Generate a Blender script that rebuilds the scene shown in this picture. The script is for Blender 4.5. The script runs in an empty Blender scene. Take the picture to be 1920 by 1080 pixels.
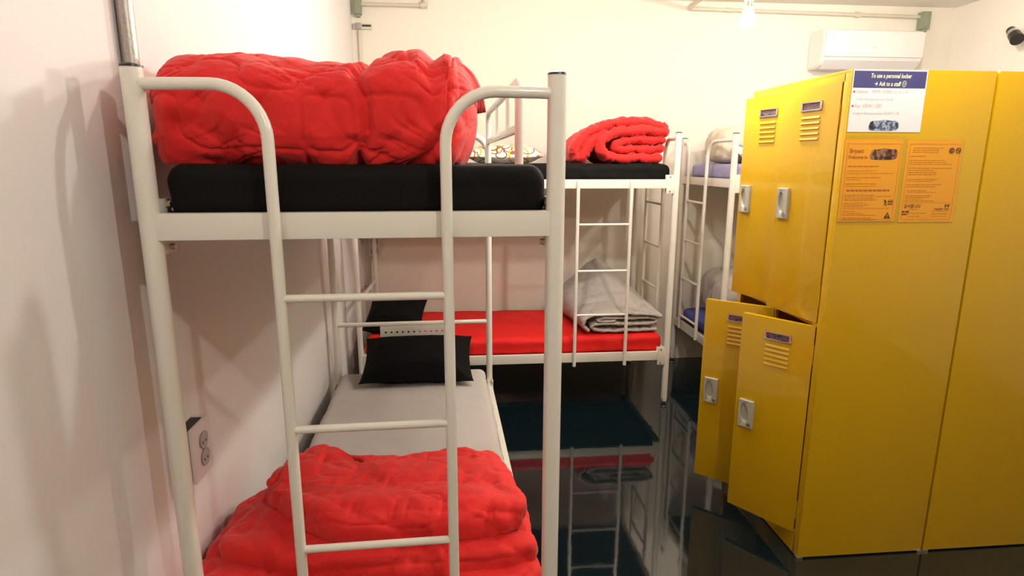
import bpy, bmesh, math, random
import numpy as np
from mathutils import Vector, Matrix
random.seed(3)
SC = bpy.context.scene
COL = SC.collection
PI = math.pi

# ------------------------------------------------------------------ camera
cam_d = bpy.data.cameras.new('camera')
cam = bpy.data.objects.new('camera', cam_d)
COL.objects.link(cam)
cam_d.sensor_width = 36.0
cam_d.lens = 36.0 * 1116.7 / 1920.0
cam_d.clip_start = 0.02
YAW, PITCH, ROLL, CAMZ = 0.0913339, 0.2077766, 0.0017273, 1.5
_f = Vector((math.sin(YAW) * math.cos(PITCH), math.cos(YAW) * math.cos(PITCH), -math.sin(PITCH)))
_r = Vector((math.cos(YAW), -math.sin(YAW), 0)); _u = _r.cross(_f)
_r2 = _r * math.cos(ROLL) + _u * math.sin(ROLL); _u2 = -_r * math.sin(ROLL) + _u * math.cos(ROLL)
cam.matrix_world = Matrix(((_r2.x, _u2.x, -_f.x, 0), (_r2.y, _u2.y, -_f.y, 0), (_r2.z, _u2.z, -_f.z, CAMZ), (0, 0, 0, 1)))
SC.camera = cam

# ------------------------------------------------------------------ world, exposure, bulbs' positions
w = bpy.data.worlds.new('world'); SC.world = w; w.use_nodes = True
w.node_tree.nodes['Background'].inputs[0].default_value = (0.9, 0.95, 1.0, 1)
w.node_tree.nodes['Background'].inputs[1].default_value = 0.3
SC.view_settings.view_transform = 'Standard'
SC.view_settings.look = 'None'
SC.view_settings.gamma = 1.0
SC.view_settings.use_curve_mapping = False
SC.view_settings.exposure = 0.22
SC.cycles.max_bounces = 8
SC.cycles.diffuse_bounces = 5
SC.cycles.caustics_reflective = False
SC.cycles.caustics_refractive = False
SC.cycles.sample_clamp_indirect = 4.0
BULB_E = 740.0                      # emission of every bulb's glass
BULBS = [(1.143, 2.40, 2.045), (1.45, 1.60, 2.30), (0.80, -0.10, 2.36), (0.42, 2.70, 2.36), (2.35, 3.0, 2.42)]  # last three: added out of view to brighten the near posts and back wall
WX, EX, SY, NY, CZ = -0.68, 3.62, -2.4, 4.33, 2.60   # left wall, right wall, near wall, back wall, ceiling

# ------------------------------------------------------------------ materials
def mat(name, color, rough=0.5, metal=0.0, spec=0.5, coat=0.0, bump=0.0, bscale=60.0, sheen=0.0, var=0.0, vscale=4.0, bdist=0.004, coat_rough=0.05, ior=1.5):
    m = bpy.data.materials.new(name); m.use_nodes = True
    nt = m.node_tree; b = nt.nodes['Principled BSDF']
    b.inputs['Base Color'].default_value = (*color, 1)
    b.inputs['Roughness'].default_value = rough
    b.inputs['Metallic'].default_value = metal
    b.inputs['Specular IOR Level'].default_value = spec
    b.inputs['Coat Weight'].default_value = coat
    b.inputs['Coat Roughness'].default_value = coat_rough
    b.inputs['Sheen Weight'].default_value = sheen
    b.inputs['IOR'].default_value = ior
    tc = nt.nodes.new('ShaderNodeTexCoord')
    if bump > 0:
        n = nt.nodes.new('ShaderNodeTexNoise'); n.inputs['Scale'].default_value = bscale; n.inputs['Detail'].default_value = 5
        bp = nt.nodes.new('ShaderNodeBump'); bp.inputs['Strength'].default_value = bump; bp.inputs['Distance'].default_value = bdist
        nt.links.new(tc.outputs['Object'], n.inputs['Vector']); nt.links.new(n.outputs['Fac'], bp.inputs['Height'])
        nt.links.new(bp.outputs['Normal'], b.inputs['Normal'])
        if coat > 0: nt.links.new(bp.outputs['Normal'], b.inputs['Coat Normal'])
    if var > 0:
        n2 = nt.nodes.new('ShaderNodeTexNoise'); n2.inputs['Scale'].default_value = vscale; n2.inputs['Detail'].default_value = 4
        mx = nt.nodes.new('ShaderNodeMix'); mx.data_type = 'RGBA'
        mx.inputs['A'].default_value = (*[c * (1 - var) for c in color], 1)
        mx.inputs['B'].default_value = (*[min(1, c * (1 + var)) for c in color], 1)
        nt.links.new(tc.outputs['Object'], n2.inputs['Vector']); nt.links.new(n2.outputs['Fac'], mx.inputs['Factor'])
        nt.links.new(mx.outputs['Result'], b.inputs['Base Color'])
    return m

M = {}
M['wall_left'] = mat('painted_plaster', (0.775, 0.748, 0.738), 0.75, bump=0.25, bscale=9, bdist=0.006, var=0.015, vscale=1.5)
M['wall_back'] = mat('painted_plaster_cream', (0.82, 0.77, 0.675), 0.75, bump=0.2, bscale=9, bdist=0.005, var=0.012, vscale=1.5)
M['ceiling'] = mat('painted_ceiling', (0.82, 0.79, 0.72), 0.85, bump=0.15, bscale=40)
M['floor'] = mat('dark_epoxy_floor', (0.0045, 0.010, 0.013), 0.045, spec=0.5, bump=0.16, bscale=2.6, bdist=0.006, var=0.25, vscale=3, ior=1.75)
M['white_paint'] = mat('white_powder_coat', (0.80, 0.765, 0.69), 0.28, coat=0.35, bump=0.04, bscale=30, var=0.02, vscale=6)
M['black_plastic'] = mat('black_plastic', (0.012, 0.012, 0.012), 0.35)
M['chrome'] = mat('chrome', (0.75, 0.74, 0.72), 0.16, metal=1)
M['chrome_soft'] = mat('brushed_chrome', (0.85, 0.83, 0.80), 0.38, metal=0.75)
M['galv'] = mat('galvanised_steel', (0.42, 0.40, 0.37), 0.42, metal=0.85, bump=0.35, bscale=220, bdist=0.0015, var=0.3, vscale=130)
M['brass_bolt'] = mat('zinc_bolt', (0.62, 0.55, 0.36), 0.3, metal=1)
M['red'] = mat('red_cotton', (0.70, 0.017, 0.016), 0.75, spec=0.3, sheen=0.14, bump=0.35, bscale=55, bdist=0.005, var=0.03, vscale=5)
M['red_sheet'] = mat('red_sheet', (0.74, 0.012, 0.010), 0.7, spec=0.3, bump=0.35, bscale=9, bdist=0.012)
M['black_sheet'] = mat('black_sheet', (0.0045, 0.0042, 0.004), 0.75, spec=0.12, bump=0.4, bscale=10, bdist=0.01)
M['black_case'] = mat('black_pillowcase', (0.0040, 0.0040, 0.0042), 0.8, spec=0.10, bump=0.4, bscale=14, bdist=0.008)
M['gray_sheet'] = mat('light_grey_sheet', (0.47, 0.43, 0.41), 0.85, spec=0.2, bump=0.3, bscale=12, bdist=0.006, var=0.03, vscale=7)
M['gray'] = mat('grey_cotton', (0.43, 0.39, 0.36), 0.85, spec=0.25, sheen=0.2, bump=0.4, bscale=45, bdist=0.005, var=0.06, vscale=7)
M['cream'] = mat('beige_cotton', (0.60, 0.53, 0.42), 0.85, spec=0.25, sheen=0.2, bump=0.4, bscale=45, bdist=0.005, var=0.12, vscale=7)
M['blue_sheet'] = mat('blue_sheet', (0.10, 0.11, 0.36), 0.8, spec=0.25, bump=0.4, bscale=12, bdist=0.008)
M['lilac_sheet'] = mat('lilac_sheet', (0.33, 0.32, 0.52), 0.8, spec=0.25, bump=0.4, bscale=12, bdist=0.008)
M['yellow'] = mat('yellow_locker_paint', (0.63, 0.368, 0.0015), 0.30, coat=0.7, coat_rough=0.07, bump=0.06, bscale=5, bdist=0.006, var=0.02, vscale=3)
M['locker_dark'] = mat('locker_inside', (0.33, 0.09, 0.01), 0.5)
M['handle_grey'] = mat('grey_handle_plastic', (0.46, 0.44, 0.36), 0.38)
M['plastic'] = mat('white_plastic', (0.80, 0.775, 0.75), 0.3)
M['socket'] = mat('socket_plastic', (0.70, 0.64, 0.63), 0.4)
M['socket_in'] = mat('socket_recess', (0.40, 0.37, 0.35), 0.5)
M['dark'] = mat('dark_recess', (0.02, 0.018, 0.016), 0.6)
M['box_green'] = mat('grey_green_box', (0.26, 0.30, 0.22), 0.45)
M['conduit'] = mat('cream_conduit', (0.62, 0.58, 0.48), 0.4)
M['board'] = mat('bed_base_board', (0.035, 0.033, 0.03), 0.7)
M['paper'] = mat('white_paper', (0.80, 0.79, 0.80), 0.5)
M['paper_orange'] = mat('orange_paper', (1.0, 0.42, 0.010), 0.55)
M['navy'] = mat('navy_print', (0.055, 0.052, 0.165), 0.5)
M['ink_white'] = mat('pale_yellow_print', (0.85, 0.85, 0.55), 0.5)
M['ink_red'] = mat('faded_red_print', (0.80, 0.36, 0.30), 0.5)
M['ink_dot'] = mat('red_bullet_print', (0.55, 0.06, 0.03), 0.5)
M['ink_grey'] = mat('faded_grey_print', (0.50, 0.49, 0.47), 0.5)
M['ink_brown'] = mat('brown_print', (0.52, 0.14, 0.006), 0.5)
M['ink_dark'] = mat('dark_brown_print', (0.11, 0.022, 0.008), 0.5)

def ramp_mat(name, stops, scale, rough=0.4, kind='noise'):
    m = bpy.data.materials.new(name); m.use_nodes = True; nt = m.node_tree; b = nt.nodes['Principled BSDF']
    b.inputs['Roughness'].default_value = rough
    tc = nt.nodes.new('ShaderNodeTexCoord')
    n = nt.nodes.new('ShaderNodeTexNoise'); n.inputs['Scale'].default_value = scale; n.inputs['Detail'].default_value = 2
    r = nt.nodes.new('ShaderNodeValToRGB'); e = r.color_ramp.elements
    e[0].position, e[0].color = stops[0][0], (*stops[0][1], 1)
    e[1].position, e[1].color = stops[-1][0], (*stops[-1][1], 1)
    for p, c in stops[1:-1]:
        q = e.new(p); q.color = (*c, 1)
    nt.links.new(tc.outputs['Object'], n.inputs['Vector']); nt.links.new(n.outputs['Fac'], r.inputs['Fac'])
    nt.links.new(r.outputs['Color'], b.inputs['Base Color'])
    return m
M['photo_blue'] = ramp_mat('printed_photo_blue', [(0.32, (0.02, 0.02, 0.03)), (0.46, (0.10, 0.14, 0.24)), (0.55, (0.45, 0.55, 0.70)), (0.68, (0.25, 0.20, 0.2))], 55)
M['photo_dark'] = ramp_mat('printed_photo_dark', [(0.36, (0.03, 0.006, 0.01)), (0.5, (0.14, 0.03, 0.015)), (0.56, (0.38, 0.26, 0.16)), (0.66, (0.32, 0.02, 0.012))], 60)
M['card'] = ramp_mat('printed_name_card', [(0.36, (0.03, 0.025, 0.03)), (0.5, (0.13, 0.12, 0.17)), (0.6, (0.30, 0.08, 0.05))], 70)

def ring_mat():
    m = bpy.data.materials.new('ring_print_cotton'); m.use_nodes = True; nt = m.node_tree; b = nt.nodes['Principled BSDF']
    b.inputs['Roughness'].default_value = 0.85
    tc = nt.nodes.new('ShaderNodeTexCoord'); prev = None
    out = None
    for k, (sc, col) in enumerate((( 9, (0.50, 0.06, 0.02)), (7, (0.70, 0.42, 0.03)), (11, (0.16, 0.07, 0.03)))):
        mp = nt.nodes.new('ShaderNodeMapping'); mp.inputs['Location'].default_value = (k * 1.7, k * 0.63, k * 0.9)
        v = nt.nodes.new('ShaderNodeTexVoronoi'); v.inputs['Scale'].default_value = sc
        a = nt.nodes.new('ShaderNodeMath'); a.operation = 'SUBTRACT'; a.inputs[1].default_value = 0.42
        ab = nt.nodes.new('ShaderNodeMath'); ab.operation = 'ABSOLUTE'
        lt = nt.nodes.new('ShaderNodeMath'); lt.operation = 'LESS_THAN'; lt.inputs[1].default_value = 0.035
        mx = nt.nodes.new('ShaderNodeMix'); mx.data_type = 'RGBA'
        nt.links.new(tc.outputs['Object'], mp.inputs['Vector']); nt.links.new(mp.outputs['Vector'], v.inputs['Vector'])
        nt.links.new(v.outputs['Distance'], a.inputs[0]); nt.links.new(a.outputs[0], ab.inputs[0]); nt.links.new(ab.outputs[0], lt.inputs[0])
        nt.links.new(lt.outputs[0], mx.inputs['Factor'])
        if out is None: mx.inputs['A'].default_value = (0.80, 0.76, 0.66, 1)
        else: nt.links.new(out, mx.inputs['A'])
        mx.inputs['B'].default_value = (*col, 1); out = mx.outputs['Result']
    nt.links.new(out, b.inputs['Base Color'])
    return m
M['rings'] = ring_mat()

def film_mat():
    m = bpy.data.materials.new('clear_laminate'); m.use_nodes = True; nt = m.node_tree
    nt.nodes.remove(nt.nodes['Principled BSDF'])
    o = nt.nodes['Material Output']
    t = nt.nodes.new('ShaderNodeBsdfTransparent'); t.inputs[0].default_value = (0.97, 0.97, 0.95, 1)
    g = nt.nodes.new('ShaderNodeBsdfGlossy'); g.inputs['Roughness'].default_value = 0.12
    mx = nt.nodes.new('ShaderNodeMixShader'); mx.inputs[0].default_value = 0.035
    n = nt.nodes.new('ShaderNodeTexNoise'); n.inputs['Scale'].default_value = 14
    bp = nt.nodes.new('ShaderNodeBump'); bp.inputs['Strength'].default_value = 0.6; bp.inputs['Distance'].default_value = 0.006
    tc = nt.nodes.new('ShaderNodeTexCoord'); nt.links.new(tc.outputs['Object'], n.inputs['Vector'])
    nt.links.new(n.outputs['Fac'], bp.inputs['Height']); nt.links.new(bp.outputs['Normal'], g.inputs['Normal'])
    nt.links.new(t.outputs[0], mx.inputs[1]); nt.links.new(g.outputs[0], mx.inputs[2]); nt.links.new(mx.outputs[0], o.inputs['Surface'])
    return m
M['film'] = film_mat()
def emit_mat(name, col, s):
    m = bpy.data.materials.new(name); m.use_nodes = True; b = m.node_tree.nodes['Principled BSDF']
    b.inputs['Base Color'].default_value = (1, 1, 1, 1)
    b.inputs['Emission Color'].default_value = (*col, 1); b.inputs['Emission Strength'].default_value = s
    return m
M['bulb'] = emit_mat('lit_bulb_glass', (1.0, 0.925, 0.82), BULB_E)

# ------------------------------------------------------------------ object helpers
def link(name, me, m=None, parent=None, smooth=False):
    o = bpy.data.objects.new(name, me); COL.objects.link(o)
    if m is not None: me.materials.append(m)
    if smooth:
        me.polygons.foreach_set('use_smooth', [True] * len(me.polygons))
    if parent is not None: o.parent = parent
    return o
def tag(o, label=None, cat=None, group=None, kind=None):
    if label: o['label'] = label
    if cat: o['category'] = cat
    if group: o['group'] = group
    if kind: o['kind'] = kind
    return o
def empty(name, loc=(0, 0, 0), rz=0.0):
    o = bpy.data.objects.new(name, None); COL.objects.link(o)
    o.location = loc; o.rotation_euler = (0, 0, rz); o.empty_display_size = 0.05
    return o

def empty_part(name, parent):
    o = bpy.data.objects.new(name, None); COL.objects.link(o); o.parent = parent; o.empty_display_size = 0.03
    return o

class MB:
    """collects shapes for ONE mesh object"""
    def __init__(s): s.bm = bmesh.new()
    def box(s, lo, hi, bev=0.0, seg=2):
        c = [(a + b) / 2 for a, b in zip(lo, hi)]; d = [abs(b - a) for a, b in zip(lo, hi)]
        r = bmesh.ops.create_cube(s.bm, size=1.0, matrix=Matrix.Translation(c) @ Matrix.Diagonal((*d, 1)))
        if bev > 0:
            vs = set(r['verts']); ed = [e for e in s.bm.edges if e.verts[0] in vs and e.verts[1] in vs]
            bmesh.ops.bevel(s.bm, geom=ed, offset=bev, segments=seg, profile=0.7, affect='EDGES')
        return s
    def tube(s, pts, r, n=16, cap=True):
        pts = [Vector(p) for p in pts]
        # parallel transport frames
        T = []
        for i in range(len(pts)):
            a = pts[max(i - 1, 0)]; b = pts[min(i + 1, len(pts) - 1)]
            T.append((b - a).normalized())
        up = Vector((0, 0, 1)) if abs(T[0].z) < 0.9 else Vector((1, 0, 0))
        N = (up - T[0] * up.dot(T[0])).normalized(); rings = []
        for i, p in enumerate(pts):
            N = (N - T[i] * N.dot(T[i])).normalized(); B = T[i].cross(N)
            rr = r[i] if isinstance(r, (list, tuple)) else r
            rings.append([s.bm.verts.new(p + (N * math.cos(2 * PI * k / n) + B * math.sin(2 * PI * k / n)) * rr) for k in range(n)])
        for a, b in zip(rings, rings[1:]):
            for k in range(n):
                s.bm.faces.new((a[k], a[(k + 1) % n], b[(k + 1) % n], b[k]))
        if cap:
            s.bm.faces.new(list(reversed(rings[0]))); s.bm.faces.new(rings[-1])
        return s
    def prism(s, poly, d, M4=None):
        """poly: 2-D outline in local xy, extruded d along local z"""
        M4 = M4 or Matrix.Identity(4)
        a = [s.bm.verts.new(M4 @ Vector((x, y, 0))) for x, y in poly]
        b = [s.bm.verts.new(M4 @ Vector((x, y, d))) for x, y in poly]
        n = len(poly)
        s.bm.faces.new(list(reversed(a))); s.bm.faces.new(b)
        for k in range(n): s.bm.faces.new((a[k], a[(k + 1) % n], b[(k + 1) % n], b[k]))
        return s
    def ball(s, c, r, seg=20, sc=(1, 1, 1)):
        bmesh.ops.create_uvsphere(s.bm, u_segments=seg, v_segments=seg // 2, radius=r, matrix=Matrix.Translation(c) @ Matrix.Diagonal((*sc, 1)))
        return s
    def build(s, name, m, parent=None, smooth=True, mat4=None):
        bmesh.ops.recalc_face_normals(s.bm, faces=s.bm.faces)
        me = bpy.data.meshes.new(name); 
        if mat4 is not None: s.bm.transform(mat4)
        s.bm.to_mesh(me); s.bm.free()
        o = link(name, me, m, parent)
        if smooth:
            me.polygons.foreach_set('use_smooth', [True] * len(me.polygons))
            try: me.set_sharp_from_angle(angle=math.radians(40))
            except Exception: pass
        return o

def arc(c, r, a0, a1, n, f):
    return [f(c[0] + r * math.cos(a0 + (a1 - a0) * k / n), c[1] + r * math.sin(a0 + (a1 - a0) * k / n)) for k in range(n + 1)]

# ------------------------------------------------------------------ numpy noise and soft-goods builders
def _h(i, j, k):
    n = (i * 374761393 + j * 668265263 + k * 1442695041) & 0xffffffff
    n = ((n ^ (n >> 13)) * 1274126177) & 0xffffffff
    return ((n ^ (n >> 16)) & 0xffff) / 65535.0
def vnoise(P):
    P = np.asarray(P, float); I = np.floor(P).astype(np.int64); F = P - I; F = F * F * F * (F * (F * 6 - 15) + 10)
    o = 0
    for a in (0, 1):
        for b in (0, 1):
            for c in (0, 1):
                wgt = (F[..., 0] if a else 1 - F[..., 0]) * (F[..., 1] if b else 1 - F[..., 1]) * (F[..., 2] if c else 1 - F[..., 2])
                o = o + wgt * _h(I[..., 0] + a, I[..., 1] + b, I[..., 2] + c)
    return o * 2 - 1
def fbm(P, o=3):
    s = 0; a = 1.0
    for k in range(o): s = s + a * vnoise(np.asarray(P) * (2 ** k) + 17.3 * k); a *= 0.5
    return s
def ridge(P, o=2):
    s = 0; a = 1.0
    for k in range(o): s = s + a * (1 - np.abs(vnoise(np.asarray(P) * (2 ** k) + 7.7 * k)) * 2.2); a *= 0.5
    return s
def crease(P, w=0.16):
    return -np.exp(-np.abs(vnoise(P)) / w)
def quilt(S, T, seed=0.0, sp=0.16, ang=35, A=0.014, W=0.006, wf=26, style='diamond', warp=.025):
    """padded-quilt height: puffs between stitched lines, puckers beside them"""
    sx = np.stack([S * 3.1, T * 3.1, S * 0 + seed], -1)
    S = S + warp * vnoise(sx); T = T + warp * vnoise(sx + 9.1)
    a = math.radians(ang)
    if style == 'diamond': dirs = ((math.cos(a), math.sin(a)), (math.cos(a), -math.sin(a)))
    else: dirs = ((0.06, 1.0), (math.cos(a), math.sin(a)))
    d = None; seam = 1.0
    for cx, cy in dirs:
        v = (S * cx + T * cy) / sp + seed * 0.37
        dd = np.abs(v - np.round(v)) * sp
        seam = seam * (1 - np.exp(-(dd / (sp * 0.17)) ** 0.95))
        d = dd if d is None else np.minimum(d, dd)
    near = np.exp(-(d / 0.045))
    wr = 0
    for kk, (cx, cy) in enumerate(dirs):      # puckers run away from each seam, square to it
        across = S * cx + T * cy; along = -S * cy + T * cx
        dd = np.abs(across / sp + seed * 0.37 - np.round(across / sp + seed * 0.37)) * sp
        wr = wr + crease(np.stack([along * wf * 1.25, across * wf * 0.22, S * 0 + seed + 3 * kk], -1)) * np.exp(-dd / 0.03)
    wr = wr + 0.8 * crease(np.stack([S * wf * 0.30, T * wf * 0.30, S * 0 + seed + 21], -1), .10) + 0.25 * fbm(np.stack([S * wf, T * wf, S * 0 + seed + 5], -1), 2)
    return A * seam + W * wr

def grid_mesh(name, P, m, parent=None, wrap_v=True, poles=True, flip=False):
    """P: (nu, nv, 3). rows u, columns v (closed). First and last row are collapsed to poles."""
    nu, nv = P.shape[:2]
    verts = P.reshape(-1, 3).tolist(); faces = []
    nvv = nv if wrap_v else nv - 1
    for i in range(nu - 1):
        for j in range(nvv):
            a = i * nv + j; b = i * nv + (j + 1) % nv
            f = (a, b, b + nv, a + nv); faces.append(f)
    if poles:
        for row, rev in ((0, True), (nu - 1, False)):
            c = len(verts); verts.append(P[row].mean(0).tolist())
            for j in range(nv):
                a = row * nv + j; b = row * nv + (j + 1) % nv
                faces.append((c, b, a) if rev else (c, a, b))
    return verts, faces
def np_normals(P):
    du = np.gradient(P, axis=0); dv = np.roll(P, -1, 1) - np.roll(P, 1, 1)
    n = np.cross(du, dv); l = np.linalg.norm(n, axis=-1, keepdims=True); return n / np.maximum(l, 1e-9)
def soft_object(name, pieces, m, parent=None):
    V = []; Fc = []
    for verts, faces in pieces:
        k = len(V); V += verts; Fc += [tuple(i + k for i in f) for f in faces]
    me = bpy.data.meshes.new(name); me.from_pydata(V, [], Fc)
    bm = bmesh.new(); bm.from_mesh(me); bmesh.ops.recalc_face_normals(bm, faces=bm.faces); bm.to_mesh(me); bm.free()
    me.update()
    return link(name, me, m, parent, smooth=True)
def catmull(pts, n, closed=True):
    pts = np.array(pts, float); k = len(pts); out = []
    seg = k if closed else k - 1
    # resample proportionally to chord length
    L = [np.linalg.norm(pts[(i + 1) % k] - pts[i]) for i in range(seg)]; tot = sum(L); cum = np.concatenate([[0], np.cumsum(L)])
    for q in range(n):
        t = tot * q / (n if closed else n - 1); i = min(int(np.searchsorted(cum, t, 'right') - 1), seg - 1); f = (t - cum[i]) / max(L[i], 1e-9)
        if closed: p0, p1, p2, p3 = pts[(i - 1) % k], pts[i], pts[(i + 1) % k], pts[(i + 2) % k]
        else: p0, p1, p2, p3 = pts[max(i - 1, 0)], pts[i], pts[i + 1], pts[min(i + 2, k - 1)]
        out.append(0.5 * (2 * p1 + (p2 - p0) * f + (2 * p0 - 5 * p1 + 4 * p2 - p3) * f * f + (3 * p1 - p0 - 3 * p2 + p3) * f ** 3))
    return np.array(out)

def puffy(outline, z0, h, seed=0, nt=260, nr=90, edge=0.45, fat=0.62, hfn=None, qargs=None, M4=None, wr=0.0):
    """cushion-like body over a closed outline (xy); z0 = underside, h = height"""
    O = catmull(outline, nt); c = O.mean(0)
    n1 = int(nr * .36); hi = np.linspace(0, .86, n1)
    p0 = math.asin(.86 ** (1 / edge)); e1 = np.sin(np.linspace(p0, PI / 2, nr // 2 - n1 + 1)[1:]) ** edge
    r1 = np.concatenate([hi, e1]); z1 = np.sqrt(np.clip(1 - r1 ** (2 / edge), 0, 1)) ** fat
    rr = np.concatenate([r1, r1[::-1][1:]]); zz = np.concatenate([z1, -z1[::-1][1:]]); nr = len(rr)
    P = np.zeros((nr, nt, 3))
    P[..., 0] = c[0] + rr[:, None] * (O[None, :, 0] - c[0]); P[..., 1] = c[1] + rr[:, None] * (O[None, :, 1] - c[1])
    H = h * np.ones((nr, nt))
    if hfn is not None: H = H * hfn(P[..., 0], P[..., 1])
    top = (zz > 0)[:, None]
    P[..., 2] = z0 + h * 0.42 + np.where(top, zz[:, None] * (H - h * 0.42), zz[:, None] * h * 0.42)
    N = -np_normals(P)
    if N[2, :, 2].mean() < 0: N = -N
    q = quilt(P[..., 0], P[..., 1] + P[..., 2], seed, **(qargs or {})) if qargs is not None else 0
    if wr: q = q + wr * fbm(P * 14 + seed, 3)
    up = np.clip((P[..., 2] - z0) / (h * 0.25), 0, 1)
    k = (np.asarray(q) * up)[..., None]
    P = P + N * k
    P[..., 2] = np.maximum(P[..., 2], z0)
    if M4 is not None:
        A = np.array(M4)[:3, :3]; P = P @ A.T + np.array(M4)[:3, 3]
    return grid_mesh('', P, None)

def folded(path, axis0, axis1, thick, seed=0, npth=150, nl=90, frame=None, hs=None, qargs=None):
    """a padded sheet following a 2-D path, swept from axis0 to axis1. frame(a, b, s)->xyz"""
    C = catmull(path, npth, closed=False)
    T = np.gradient(C, axis=0); T /= np.linalg.norm(T, axis=1, keepdims=True); Nn = np.stack([-T[:, 1], T[:, 0]], 1)
    capn = 8; capA = np.linspace(PI / 2, -PI / 2, capn + 2)[1:-1]
    s_arc = np.concatenate([[0], np.cumsum(np.linalg.norm(np.diff(C, axis=0), axis=1))])
    base = []; off = []; arcs = []
    for i in range(npth): base.append(C[i]); off.append(Nn[i]); arcs.append(s_arc[i])
    for a in capA: base.append(C[-1]); off.append(Nn[-1] * math.sin(a) + T[-1] * math.cos(a)); arcs.append(s_arc[-1] + .02)
    for i in range(npth - 1, -1, -1): base.append(C[i]); off.append(-Nn[i]); arcs.append(s_arc[i] + 5)
    for a in capA: base.append(C[0]); off.append(-Nn[0] * math.sin(a) - T[0] * math.cos(a)); arcs.append(-.02)
    base = np.array(base); off = np.array(off); arcs = np.array(arcs)
    v = np.linspace(0, 1, nl)
    # denser at the ends
    v = 0.5 - 0.5 * np.cos(v * PI)
    ax = axis0 + (axis1 - axis0) * v
    dist = np.minimum(v, 1 - v) * abs(axis1 - axis0)
    tf = np.sqrt(np.clip(1 - (1 - np.clip(dist / (thick * 0.8), 0, 1)) ** 2, 0, 1)) * 0.97 + 0.03
    S = np.broadcast_to(ax[:, None], (nl, len(base))); A = np.broadcast_to(arcs[None, :], (nl, len(base)))
    q = quilt(A, S, seed, **(qargs or {}))
    puck = 0.16 * thick * ridge(np.stack([A * 30, S * 5, S * 0 + seed], -1)) * np.exp(-dist[:, None] / 0.05)
    t = (thick / 2 * 0.86) * tf[:, None] + (q + puck - 0.006) * tf[:, None]
    B2 = base[None] + off[None] * t[..., None]
    P = frame(B2[..., 0], B2[..., 1], S)
    verts, faces = grid_mesh('', P, None, poles=False)
    nb = len(base)
    for row in (0, nl - 1):
        for i in range(npth - 1):
            oa = npth + capn + npth - 1 - i; o = row * nb
            f = (o + i, o + oa, o + oa - 1, o + i + 1)
            faces.append(f if row == 0 else f[::-1])
    return verts, faces

def rbox(name, lo, hi, r, m, parent=None, n=46, disp=None, seed=0):
    lo = np.array(lo, float); hi = np.array(hi, float); c = (lo + hi) / 2; h = (hi - lo) / 2
    V = []; Fc = []; 
    for ax in range(3):
        for sg in (-1, 1):
            u, v = [(1, 2), (2, 0), (0, 1)][ax]
            nu = max(6, int(n * h[u] / h.max())); nv = max(6, int(n * h[v] / h.max()))
            def lin(k, hh):   # extra samples in the rounded edge
                e = np.linspace(0, 1, 5)[:-1] * r; mid = np.linspace(-hh + r, hh - r, k)
                return np.concatenate([-hh + e, mid, hh - e[::-1]])
            U, W = np.meshgrid(lin(nu, h[u]), lin(nv, h[v]), indexing='ij')
            P = np.zeros(U.shape + (3,)); P[..., u] = U; P[..., v] = W; P[..., ax] = sg * h[ax]
            Q = np.clip(P, -(h - r), h - r); D = P - Q; D /= np.maximum(np.linalg.norm(D, axis=-1, keepdims=True), 1e-9)
            P = Q + D * r
            if disp is not None: P = P + D * disp(P + c, D)[..., None]
            k = len(V); V += (P + c).reshape(-1, 3).tolist(); a, b = U.shape
            for i in range(a - 1):
                for j in range(b - 1):
                    f = (k + i * b + j, k + (i + 1) * b + j, k + (i + 1) * b + j + 1, k + i * b + j + 1)
                    Fc.append(f if sg > 0 else f[::-1])
    me = bpy.data.meshes.new(name); me.from_pydata(V, [], Fc)
    bm = bmesh.new(); bm.from_mesh(me); bmesh.ops.remove_doubles(bm, verts=bm.verts, dist=0.0004)
    bmesh.ops.recalc_face_normals(bm, faces=bm.faces); bm.to_mesh(me); bm.free(); me.update()
    return link(name, me, m, parent, smooth=True)

def text_mesh(body, size, X0, Y0, Z0, align='LEFT', shear=0.0, bold=0.0, sx=1.0):
    cu = bpy.data.curves.new('text', 'FONT'); cu.body = body; cu.size = size; cu.align_x = align; cu.shear = shear
    cu.offset = bold; cu.resolution_u = 2
    o = bpy.data.objects.new('text', cu); COL.objects.link(o)
    dg = bpy.context.evaluated_depsgraph_get()
    me = bpy.data.meshes.new_from_object(o.evaluated_get(dg))
    bpy.data.objects.remove(o); bpy.data.curves.remove(cu)
    me.transform(Matrix(((sx, 0, 0, X0), (0, 0, 1, Y0), (0, 1, 0, Z0), (0, 0, 0, 1))))
    return me
def join_meshes(name, mes, m, parent):
    bm = bmesh.new()
    for q in mes: bm.from_mesh(q); bpy.data.meshes.remove(q)
    me = bpy.data.meshes.new(name); bm.to_mesh(me); bm.free(); me.materials.clear()
    return link(name, me, m, parent)

# ================================================================== THE SETTING
def slab(name, lo, hi, m):
    o = MB().box(lo, hi).build(name, m, smooth=False); tag(o, kind='structure'); return o
slab('floor', (WX - .1, SY - .1, -0.1), (EX + .1, NY + .1, 0), M['floor'])
slab('ceiling', (WX - .1, SY - .1, CZ), (EX + .1, NY + .1, CZ + .1), M['ceiling'])
slab('wall_left', (WX - .1, SY - .1, 0), (WX, NY + .1, CZ), M['wall_left'])
slab('wall_back', (WX, NY, 0), (EX, NY + .1, CZ), M['wall_back'])
slab('wall_right', (EX, SY - .1, 0), (EX + .1, NY + .1, CZ), M['wall_back'])
slab('wall_front', (WX, SY - .1, 0), (EX, SY, CZ), M['wall_back'])

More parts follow.
